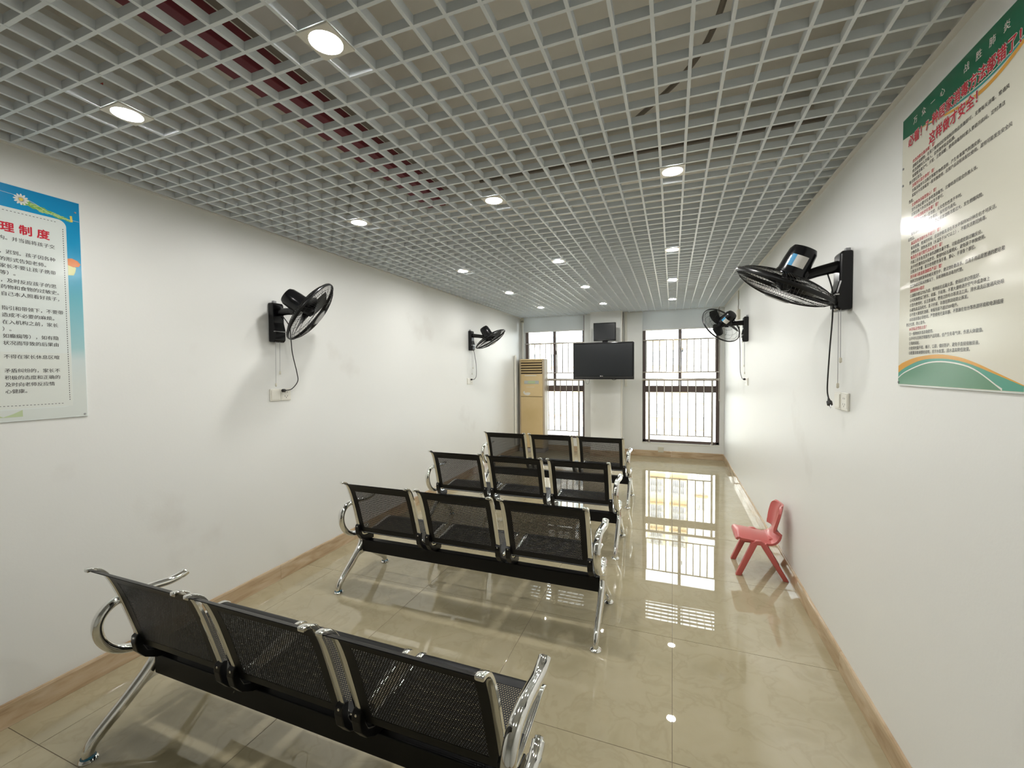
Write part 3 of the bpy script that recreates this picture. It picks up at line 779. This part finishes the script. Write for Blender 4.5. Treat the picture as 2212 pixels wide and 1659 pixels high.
# ------------------------------------------------------------------ television and small monitor
TY = 6.95
tv = thing('television', 'large black flat television mounted on the pillar between the windows', 'television', (-1.053, TY, 1.636))
part('casing', MB().box(-0.487, 0.487, -0.02, 0.028, -0.295, 0.303), M_TVB, tv, bevel=0.008)
part('rear_bulge', MB().box(-0.34, 0.34, 0.02, 0.065, -0.22, 0.20), M_TVB, tv, bevel=0.01)
part('screen', MB().box(-0.462, 0.462, -0.0225, -0.015, -0.245, 0.277), M_SCREEN, tv)
part('lower_bezel', MB().box(-0.475, 0.475, -0.026, -0.012, -0.293, -0.262), M_TVB, tv, bevel=0.004)
part('silver_line', MB().box(-0.45, 0.47, -0.0268, -0.02, -0.262, -0.2595), M_SILVER, tv)
lm = frame_m((0, 0, 0), (1, 0, 0), (0, 0, 1), (0, -1, 0))
link('logo_text', text_mesh('LG', 0.020, M_STICKW, bold=0.02, name='logo_text'), tv, M=Matrix.Translation((-0.022, -0.0230, -0.250)) @ lm)
part('logo_disc', MB().lathe([(0.0085, 0), (0.0085, 0.0008)], 16), M_STICKW, tv, M=Matrix.Translation((-0.036, -0.0224, -0.2425)) @ lm)
part('wall_arm', MB().box(-0.10, 0.20, 0.06, PY - TY - 0.0, -0.06, 0.06).box(-0.14, 0.26, PY - TY - 0.02, PY - TY - 0.002, -0.15, 0.15), M_BLACKP, tv)
part('cable', MB().tube(spline([(-0.22, 0.05, -0.24), (-0.235, 0.06, -0.33), (-0.26, 0.07, -0.375), (-0.29, 0.07, -0.36), (-0.30, 0.07, -0.30), (-0.29, 0.06, -0.24)], 8), 0.003, 6), M_GREYB, tv, True)
part('cable_bulge', MB().tube(spline([(0.12, 0.03, -0.285), (0.17, 0.03, -0.305), (0.23, 0.03, -0.285)], 6), 0.004, 6), M_RUBBER, tv, True)
mo = thing('monitor', 'small black monitor on the pillar just above the television', 'monitor', (-1.047, 7.10, 2.121))
part('casing', MB().box(-0.183, 0.183, -0.014, 0.022, -0.149, 0.149), M_TVB, mo, bevel=0.005)
part('screen', MB().box(-0.168, 0.168, -0.0165, -0.010, -0.122, 0.136), M_SCREEN, mo)
part('neck', MB().box(-0.04, 0.05, 0.005, 0.02, -0.19, -0.13), M_BLACKP, mo, bevel=0.004)
part('wall_mount', MB().box(-0.05, 0.05, 0.02, PY - 7.10 - 0.002, -0.05, 0.05), M_BLACKP, mo, bevel=0.004)

# ------------------------------------------------------------------ red child's chair
CH = frame_m((0.600, 3.555, 0), (0, 1, 0), (-1, 0, 0), (0, 0, 1))       # local y = facing direction (towards -X)
rc = thing('child_chair', "small red plastic child's chair against the right wall", 'chair', M=CH)
cp_ = Prof([(0.158, 0.252), (0.155, 0.272), (0.135, 0.283), (0.07, 0.279), (0.0, 0.266), (-0.05, 0.264), (-0.085, 0.282), (-0.105, 0.325), (-0.116, 0.375), (-0.128, 0.43), (-0.142, 0.485), (-0.150, 0.508)])
def chair_fn(u, v):
    s = v * cp_.L
    p, n = cp_.at(s)
    k = v
    w = 0.140
    if v < 0.08: w = 0.125 + 0.015 * (v / 0.08)
    if v > 0.50: w = 0.140 - 0.022 * sin(min((v - 0.5) / 0.20, 1) * pi / 2) + (0.016 * sin(min(max(v - 0.70, 0) / 0.12, 1) * pi / 2))
    if v > 0.90: w *= sqrt(max(1 - ((v - 0.90) / 0.1) ** 2 * 0.55, 0.05))
    x = (u - 0.5) * 2
    dish = 0.020 * x * x
    q = p + n * dish * (1 if v > 0.1 else v / 0.1) if v < 0.62 else p + Vector((1, 0, 0)) * dish * 1.4
    return (x * w, q.x, q.y)
part('seat_shell', MB().shell(chair_fn, 12, 34, 0.017), M_RED, rc, True)
part('seat_apron', MB().box(-0.115, 0.115, -0.055, 0.125, 0.232, 0.262).box(-0.10, 0.10, -0.105, -0.05, 0.245, 0.275), M_RED, rc, True, 0.008)
def leg_poly(x):
    foot_f, foot_r, ap_ = 0.150, -0.150, 0.02
    e = thing
    mb_ = MB()
    for s, fy in ((1, foot_f), (-1, foot_r)):
        mb_ = MB()
        top = (ap_ + s * 0.028, 0.245); h = 0.0195
        d = Vector((fy - top[0], 0 - top[1])).normalized(); nx = Vector((-d.y, d.x)) * h
        pts = [(top[0] + nx.x, top[1] + nx.y), (top[0] - nx.x, top[1] - nx.y), (fy - nx.x, 0.0), (fy + nx.x, 0.0)]
        part('leg', mb_.prism(pts, 0, x - 0.018, x + 0.018), M_RED, rc, True, 0.005)
    part('leg_yoke', MB().prism([(ap_ - 0.05, 0.222), (ap_ - 0.038, 0.252), (ap_ - 0.015, 0.266), (ap_ + 0.018, 0.266), (ap_ + 0.04, 0.252), (ap_ + 0.05, 0.222), (ap_ + 0.015, 0.236), (ap_ - 0.015, 0.236)], 0, x - 0.0155, x + 0.0155), M_RED, rc, True, 0.004)
leg_poly(-0.140); leg_poly(0.140)

# ------------------------------------------------------------------ posters
def ink(name, col): return mat(name, col, 0.16)
INK_K = ink('black_ink', (0.07, 0.065, 0.065)); INK_R = ink('red_ink', (0.55, 0.03, 0.05)); INK_W = ink('white_ink', (0.80, 0.80, 0.74))
INK_G = ink('green_ink', (0.005, 0.14, 0.065)); INK_G2 = ink('light_green_ink', (0.13, 0.30, 0.19)); INK_O = ink('orange_ink', (0.72, 0.36, 0.06))
INK_G3 = ink('green_teal_ink', (0.10, 0.36, 0.27)); INK_T = ink('teal_ink', (0.06, 0.32, 0.29)); INK_CREAM = ink('cream_paper', (0.76, 0.74, 0.63)); INK_PALE = ink('pale_panel', (0.70, 0.75, 0.72))
INK_LG = ink('leaf_ink', (0.22, 0.45, 0.10)); INK_Y = ink('yellow_ink', (0.80, 0.62, 0.12)); INK_OR2 = ink('cap_orange_ink', (0.75, 0.22, 0.04)); INK_LT = ink('pale_teal_ink', (0.35, 0.58, 0.57))
M_EDGE = mat('acrylic_edge', (0.75, 0.80, 0.78), 0.1)
# right poster
RY, RZ0, PWD, PHT = 1.965, 1.430, 0.605, 0.955
pr = thing('wall_poster', 'white disinfection notice with green header and red title on the right wall', 'poster', M=frame_m((XR, RY, RZ0), (0, -1, 0), (0, 0, 1), (-1, 0, 0)))
part('board', MB().box(0, PWD, 0, PHT, 0.0, 0.006), M_EDGE, pr, bevel=0.001)
part('paper', MB().box(0.003, PWD - 0.003, 0.004, PHT - 0.003, 0.005, 0.0064), INK_CREAM, pr)
def flat(name, pts, m, z, parent):
    return part(name, MB().poly([(a, b, z) for a, b in pts]), m, parent)
def curve_band(fa, fb, x0, x1, n=24):
    xs = [x0 + (x1 - x0) * k / n for k in range(n + 1)]
    return [(x, fa(x)) for x in xs] + [(x, fb(x)) for x in reversed(xs)]
def thru(pts):
    P = spline([(x, y, 0) for x, y in pts], 8)
    def f(x):
        for a, b in zip(P, P[1:]):
            if a.x <= x <= b.x: return a.y + (b.y - a.y) * (x - a.x) / max(b.x - a.x, 1e-9)
        return P[0].y if x < P[0].x else P[-1].y
    return f
h_lo = thru([(0.0, 0.886), (0.095, 0.872), (0.173, 0.862), (0.287, 0.846), (0.418, 0.834), (0.511, 0.840), (0.605, 0.862)])
o_lo = thru([(0.12, 0.866), (0.173, 0.856), (0.288, 0.826), (0.372, 0.808), (0.437, 0.803), (0.511, 0.814), (0.605, 0.845)])
flat('green_header', curve_band(h_lo, lambda x: PHT - 0.004, 0.004, PWD - 0.004), INK_G, 0.0066, pr)
flat('teal_band', curve_band(lambda x: h_lo(x) - 0.010, lambda x: h_lo(x) - 0.003, 0.16, PWD - 0.004), INK_T, 0.0067, pr)
flat('orange_band', curve_band(o_lo, lambda x: o_lo(x) + 0.002 + 0.010 * min((x - 0.12) / 0.3, 1), 0.12, PWD - 0.004), INK_O, 0.0068, pr)
w_top = thru([(0.0, 0.070), (0.031, 0.082), (0.111, 0.098), (0.194, 0.105), (0.27, 0.105), (0.359, 0.094), (0.438, 0.074), (0.509, 0.051), (0.605, 0.020)])
w_bot = thru([(0.0, 0.045), (0.051, 0.065), (0.14, 0.087), (0.221, 0.093), (0.316, 0.089), (0.4, 0.075), (0.492, 0.050), (0.605, 0.018)])
w_in = thru([(0.0, 0.024), (0.052, 0.047), (0.169, 0.075), (0.263, 0.081), (0.36, 0.072), (0.433, 0.053), (0.526, 0.007)])
flat('orange_wave', curve_band(w_bot, w_top, 0.004, PWD - 0.004), INK_O, 0.0066, pr)
flat('teal_wave', curve_band(lambda x: 0.0055, w_bot, 0.004, PWD - 0.004), INK_G3, 0.00665, pr)
flat('pale_line', curve_band(lambda x: 0.0055, lambda x: max(w_in(x) + 0.004, 0.0056), 0.004, 0.530), INK_W, 0.0067, pr)
flat('green_hill', curve_band(lambda x: 0.0055, lambda x: max(w_in(x), 0.0056), 0.004, 0.526), INK_G2, 0.0068, pr)
chars = '万众一心'
for k, ch in enumerate('万众一心'):
    link('header_character', text_mesh(ch, 0.026, INK_W, bold=0.012), pr, (0.075 + 0.052 * k, 0.905, 0.0072))
for k, ch in enumerate('战胜肺炎'):
    link('header_character', text_mesh(ch, 0.026, INK_W, bold=0.012), pr, (0.345 + 0.052 * k, 0.905, 0.0072))
ti1 = '必看！7种居家消毒方法都错了！'; ti2 = '这样做才安全！'
for ttl, xs, zl, adv in ((ti1, 0.045, 0.842, 0.0362), (ti2, 0.175, 0.790, 0.0370)):
    for k, ch in enumerate(ttl):
        link('title_outline', text_mesh(ch, 0.040, INK_W, sx=0.90, bold=0.075), pr, (xs + adv * k, zl, 0.0072))
        link('title_character', text_mesh(ch, 0.040, INK_R, sx=0.90, bold=0.025), pr, (xs + adv * k, zl, 0.0078))
RT = [('R', '喷洒酒精全面消毒！错！'), ('K', '酒精是易燃物，在家只需擦拭经常接触的物品表面即可，无需每天消毒，常通风'), ('K', '喷洒酒精时人员吸入，会刺激呼吸道黏膜。'), ('K', '如需要消毒空气，开窗，注意保暖，使用消毒剂时家人要避开房间，定时清洁'),
      ('k', '重点部位清洁。'), ('R', '消毒剂可混合使用！错！'), ('K', '含氯消毒剂与洁厕灵等酸性物质混用，产生有毒氯气刺激皮肤。'), ('K', '家庭中不同消毒剂一般单独使用，应按产品说明来配比使用，混用可能发生安全风险'),
      ('k', '危险。'), ('R', '全身喷洒消毒更放心！错！'), ('K', '室外没有必要对全身喷洒消毒剂。过量喷洒可能会伤害人体。'), ('K', '回家后换下外衣并及时洗手即可。'),
      ('R', '大面积喷酒精更有效果！错！'), ('K', '空气中酒精达到一定浓度，火灾危险性高于平时。'), ('K', '应采取擦拭方式并避免明火，保持室内通风。'), ('K', '使用酒精时应远离热源，防止局部酒精浓度过大，发生燃爆风险。'),
      ('k', '易燃品。'), ('R', '高温蒸煮消毒时水开就行！错！'), ('K', '餐具煮沸，煮沸的时间，应该把餐具浸在开水中保持30分钟左右才可灭活。'), ('K', '衣物洗涤，用热水浸泡（水温处于56℃以上），不能灭活新冠病毒。'),
      ('R', '免洗洗手液可取代流水洗手！错！'), ('K', '市面上许多免洗洗手液的酒精含量不等，可能造成皮肤过敏反应。'), ('K', '洗手时仍需用流水和肥皂，使用时应远离明火，避免孩子单独使用。'), ('K', '注意洗手步骤，配合使用肥皂洗手液，掌心、手背各个部位。'),
      ('R', '洗手液只能选择酒精类产品！错！'), ('K', '世界卫生组织发布的相关报告中，建议到处勤洗手，且洗手用品是普通的肥皂和'), ('K', '在没有肥皂和水的情况下，采用酒精类消毒剂代替。'),
      ('R', '酒精使用小常识'), ('K', '①酒精浓度以75%为宜，使用前应远离火源，使用后请记得盖好。'), ('K', '②可用来擦拭门把手、桌面、手机等，不要大量喷洒于空气中或身体上'), ('K', '③室内使用时，应注意通风，使用过的毛巾等清洁工具，用水清洗后放通风处晾'), ('K', '④避免高温及阳光，盖子拧紧，存放在阴凉处防止挥发。'), ('K', '⑤不要大量囤积酒精，单瓶包装不超过500毫升。'), ('K', '⑥存放容器必须密闭，严禁使用无盖容器，不要放在灶台等热源环境和电源插座'),
      ('k', '附近位置，防止意外。'), ('R', '84消毒液使用注意？'), ('K', '①一般物体表面消毒使用。'), ('K', '②不可与洁厕灵等酸性产品同用，会产生有毒气体，伤害人体健康。'), ('K', '③现用现配。'), ('K', '④使用时戴手套、帽子、口罩，做好防护，避免手直接接触原液。'), ('K', '⑤配置消毒液要按说明，用冷水配置，因水温高降低效果。')]
zt, zb_ = 2.207, 1.545
for k, (c, s) in enumerate(RT):
    zz = zt - (zt - zb_) * k / (len(RT) - 1)
    x = 0.075 if c != 'k' else 0.055
    s = s[:36]
    link('text_line', text_mesh(s, 0.0132, INK_R if c == 'R' else INK_K, sx=0.98, bold=0.008, name='text_line'), pr, (x, zz - RZ0 - 0.004, 0.0070))
for (x, y) in ((0.008, 0.012), (0.012, 0.78), (0.012, 0.72)):
    part('fixing_pin', MB().lathe([(0.004, 0.006), (0.004, 0.009)], 10), M_GREYB, pr, loc=(x, y, 0))
# left poster
LYE, LZ0, LW, LH = 1.185, 1.297, 0.62, 1.015
pl_ = thing('wall_poster', 'blue poster of parent rules with a red title on the left wall', 'poster', M=frame_m((XL(1.0), LYE - LW, LZ0), (0, 1, 0), (0, 0, 1), (1, 0, 0)))
part('board', MB().box(0, LW, 0, LH, 0, 0.006), M_EDGE, pl_, bevel=0.001)
m = mat('blue_sky_print', (0.1, 0.5, 0.8), 0.16)
N, L, b = nodes(m)
tc = N.new('ShaderNodeTexCoord'); sp = N.new('ShaderNodeSeparateXYZ'); cr = N.new('ShaderNodeValToRGB')
L.new(tc.outputs['Generated'], sp.inputs[0]); L.new(sp.outputs[1], cr.inputs[0]); L.new(cr.outputs[0], b.inputs['Base Color'])
el = cr.color_ramp.elements
el[0].position, el[0].color = 0.12, (0.66, 0.70, 0.66, 1); el[1].position, el[1].color = 1.0, (0.005, 0.26, 0.55, 1)
for p, c in ((0.26, (0.60, 0.68, 0.67)), (0.32, (0.36, 0.58, 0.60)), (0.55, (0.16, 0.46, 0.54)), (0.72, (0.006, 0.32, 0.58))):
    k = el.new(p); k.color = (*c, 1)
part('sky_print', MB().box(0.003, LW - 0.003, 0.004, LH - 0.003, 0.005, 0.0064), m, pl_)
px1 = LW - 0.052; pz1, pz0 = 0.915, 0.05
pts = []
for (cx, cz, a0) in ((px1 - 0.03, pz1 - 0.03, 0), (0.082, pz1 - 0.03, 90), (0.082, pz0 + 0.03, 180), (px1 - 0.03, pz0 + 0.03, 270)):
    for q in range(7):
        a = radians(a0 + 15 * q); pts.append((cx + 0.03 * cos(a), cz + 0.03 * sin(a)))
flat('text_panel', pts, INK_PALE, 0.0067, pl_)
flat('lower_panel', [(0.05, 0.055), (px1 - 0.002, 0.055), (px1 - 0.002, 0.30), (0.05, 0.30)], ink('lower_panel_ink', (0.70, 0.73, 0.68)), 0.0068, pl_)
dot = MB()
def add_dash(x, y, w, h):
    dot.quad((x - w / 2, y - h / 2, 0.0070), (x + w / 2, y - h / 2, 0.0070), (x + w / 2, y + h / 2, 0.0070), (x - w / 2, y + h / 2, 0.0070))
yy = 0.085
while yy < 0.875:
    add_dash(px1 - 0.012, yy, 0.0028, 0.005); yy += 0.0105
xx = 0.07
while xx < px1 - 0.03:
    add_dash(xx, 0.900, 0.006, 0.0022)
    add_dash(xx, 0.068, 0.006, 0.0022)
    xx += 0.0115
part('dotted_border', dot, INK_K, pl_)
# garland, daisy, mushroom, clouds
gl_ = MB(); rnd = random.Random(3)
for k in range(46):
    u = k / 45
    gx = LW - 0.20 + u * 0.165; gz = 0.965 - 0.045 * u ** 0.6 + rnd.uniform(-0.008, 0.008) * (1 - 0.6 * u)
    a = rnd.uniform(0, pi); r = 0.011 * (1 - 0.6 * u) + 0.002
    gl_.poly([(gx + r * cos(a + q * pi / 3) * (1 if q % 3 else 1.5), gz + r * 0.8 * sin(a + q * pi / 3), 0.0069 + k * 2e-6) for q in range(6)])
lg_o = part('leaf_garland', gl_, INK_LG, pl_)
lg_o.data.materials.append(ink('pale_leaf_ink', (0.42, 0.58, 0.22)))
for q_, p_ in enumerate(lg_o.data.polygons): p_.material_index = q_ % 2
part('garland_string', MB().tube(spline([(0.02, 0.975, 0.0068), (LW - 0.22, 0.975, 0.0068), (LW - 0.10, 0.93, 0.0068), (LW - 0.006, 0.925, 0.0068)], 6), 0.0008, 4), INK_W, pl_)
dz = MB()
for k in range(12):
    a = 2 * pi * k / 12; c = (LW - 0.196 + 0.014 * cos(a), 0.962 + 0.014 * sin(a))
    dz.poly([(c[0] + 0.011 * cos(q * pi / 4) * cos(a) - 0.004 * sin(q * pi / 4) * sin(a), c[1] + 0.011 * cos(q * pi / 4) * sin(a) + 0.004 * sin(q * pi / 4) * cos(a), 0.0072) for q in range(8)])
part('daisy_petals', dz, INK_W, pl_)
flat('daisy_centre', [(LW - 0.196 + 0.007 * cos(q * pi / 5), 0.962 + 0.007 * sin(q * pi / 5)) for q in range(10)], INK_Y, 0.0074, pl_)
flat('peg', [(LW - 0.036, 0.915), (LW - 0.028, 0.917), (LW - 0.030, 0.945), (LW - 0.038, 0.943)], INK_Y, 0.0073, pl_)
flat('mushroom_stem', [(px1 + 0.0005, 0.665), (px1 + 0.020, 0.668), (px1 + 0.026, 0.685), (px1 + 0.030, 0.705), (px1 + 0.0005, 0.712)], ink('stem_ink', (0.70, 0.70, 0.32)), 0.0069, pl_)
flat('mushroom_cap', [(px1 + 0.0005, 0.712), (px1 + 0.020, 0.706), (px1 + 0.040, 0.712), (px1 + 0.046, 0.724), (px1 + 0.036, 0.738), (px1 + 0.016, 0.746), (px1 + 0.0005, 0.742)], INK_OR2, 0.0070, pl_)
flat('grass_tuft', [(0.05, 0.02)] + [(0.05 + 0.35 * q / 12, 0.035 + 0.014 * sin(q * 1.7)) for q in range(13)] + [(0.40, 0.02)], ink('grass_ink', (0.50, 0.60, 0.36)), 0.0069, pl_)
LT = [(2.080, '构。并当面将孩子交'), (2.022, '，迟到。孩子因各种'), (1.991, '的形式告知老师。'), (1.962, '家长不要让孩子携带'), (1.933, '等）。'), (1.901, '，及时反应孩子的思'), (1.873, '药物和食物的过敏史。'), (1.844, '自己本人照看好孩子，'),
      (1.784, '指引和带领下，不要带'), (1.754, '造成不必要的麻烦。'), (1.724, '在入机构之前，家长'), (1.694, '）。'), (1.665, '如癫痫等），如有隐'), (1.635, '状况而导致的后果由'), (1.577, '不得在家长休息区喧'), (1.517, '矛盾纠纷的，家长不'), (1.487, '积极的态度和正确的'), (1.457, '及时向老师反应情'), (1.428, '心健康。')]
x_first = 0.916 - (LYE - LW)
for (zz, s) in LT:
    link('text_line', text_mesh(s, 0.0195, INK_K, sx=1.0, bold=0.012, name='text_line'), pl_, (x_first, zz - LZ0 - 0.0075, 0.0072))
for k, ch in enumerate('管理制度'):
    link('title_character', text_mesh(ch, 0.044, INK_R, sx=0.98, bold=0.03, name='title_character'), pl_, (0.922 - (LYE - LW) + (k - 1) * 0.0555, 2.111 - LZ0, 0.0073))
part('fixing_pin', MB().lathe([(0.004, 0.006), (0.004, 0.009)], 10), M_GREYB, pl_, loc=(LW - 0.012, 0.012, 0))
part('fixing_pin', MB().lathe([(0.004, 0.006), (0.004, 0.009)], 10), M_GREYB, pl_, loc=(LW - 0.018, LH - 0.05, 0))

# ------------------------------------------------------------------ outside: apartment blocks and ground
M_FAC_Y = mat('cream_facade', (0.80, 0.66, 0.40), 0.8)
M_FAC_W = mat('white_facade', (0.80, 0.78, 0.74), 0.8)
M_FAC_O = mat('ochre_band', (0.62, 0.42, 0.22), 0.8)
M_PANE = mat('dark_far_pane', (0.30, 0.31, 0.35), 0.15)
M_PANEB = mat('bluish_far_pane', (0.28, 0.36, 0.42), 0.15)
M_FARF = mat('far_white_frame', (0.75, 0.75, 0.72), 0.5)
M_ASPH = mat('grey_ground', (0.30, 0.30, 0.29), 0.9)
part('ground', MB().box(-120, 120, 9.5, 160, -16.2, -16.0), M_ASPH)['kind'] = 'structure'
def building(name, label, x0, x1, y, ztop, mw, cols, zrows, ww, hh, pane, accent=None):
    t = thing(name, label, 'building', ((x0 + x1) / 2, y, -16.0), 'apartment blocks outside')
    ox, oz = (x0 + x1) / 2, -16.0
    part('wall', MB().box(x0 - ox, x1 - ox, 0, 12, 0, ztop - oz), mw, t)
    part('roof_parapet', MB().box(x0 - ox, x1 - ox, 0.0, 12.0, ztop - oz, ztop - oz + 0.9), M_FAC_W, t)
    fr = MB().box(-ww / 2 - 0.10, ww / 2 + 0.10, -0.10, 0.05, -0.10, 0).box(-ww / 2 - 0.10, ww / 2 + 0.10, -0.10, 0.05, hh, hh + 0.10).box(-ww / 2 - 0.1, -ww / 2, -0.1, 0.05, 0, hh).box(ww / 2, ww / 2 + 0.1, -0.1, 0.05, 0, hh).box(-0.05, 0.05, -0.08, 0.02, 0, hh).mesh('window_frame', M_FARF)
    pn = MB().box(-ww / 2, ww / 2, -0.02, 0.01, 0, hh).mesh('pane', pane)
    gd = MB()
    for q in range(9): gd.box(-ww / 2 - 0.15 + q * (ww + 0.3) / 8 - 0.012, -ww / 2 - 0.15 + q * (ww + 0.3) / 8 + 0.012, -0.42, -0.40, -0.05, hh + 0.1)
    for z in (-0.05, hh * 0.5, hh + 0.08): gd.box(-ww / 2 - 0.17, ww / 2 + 0.17, -0.43, -0.09, z, z + 0.03)
    gd = gd.mesh('security_grille', M_FARF)
    lg = MB().box(-ww / 2 - 0.3, ww / 2 + 0.3, -0.45, 0, -0.22, -0.10).mesh('ledge', M_FAC_O)
    for cx in cols:
        if accent: part('pilaster', MB().box(cx - ww / 2 - 0.35 - ox, cx + ww / 2 + 0.35 - ox, -0.03, 0.02, 0, ztop - oz), accent, t)
        for z in zrows:
            w = link('window_frame', fr, t, (cx - ox, -0.03, z - oz)); link('pane', pn, w); link('security_grille', gd, w); link('ledge', lg, w)
    return t
rows = [-3.6 + 2.78 * k for k in range(-4, 8)]
building('apartment_building', 'cream apartment block with barred windows seen through the right window', -4.62, 1.92, 48.0, 17.5, M_FAC_W, [-1.6, 0.62], rows, 1.15, 1.42, M_PANE, M_FAC_Y)
building('apartment_building', 'white apartment block with narrow windows at the right of the right window', 1.95, 13.0, 48.0, 15.5, M_FAC_W, [2.6, 3.05, 6.5, 9.5], [-4.75 + 2.78 * k for k in range(-4, 7)], 0.26, 1.2, M_PANEB, None)
building('apartment_building', 'white apartment block with barred windows seen through the left window', -26.0, -4.65, 48.0, 18.5, M_FAC_W, [-22.5, -18.5, -15.0, -12.7, -9.9, -7.0], rows, 0.95, 1.35, M_PANEB, None)
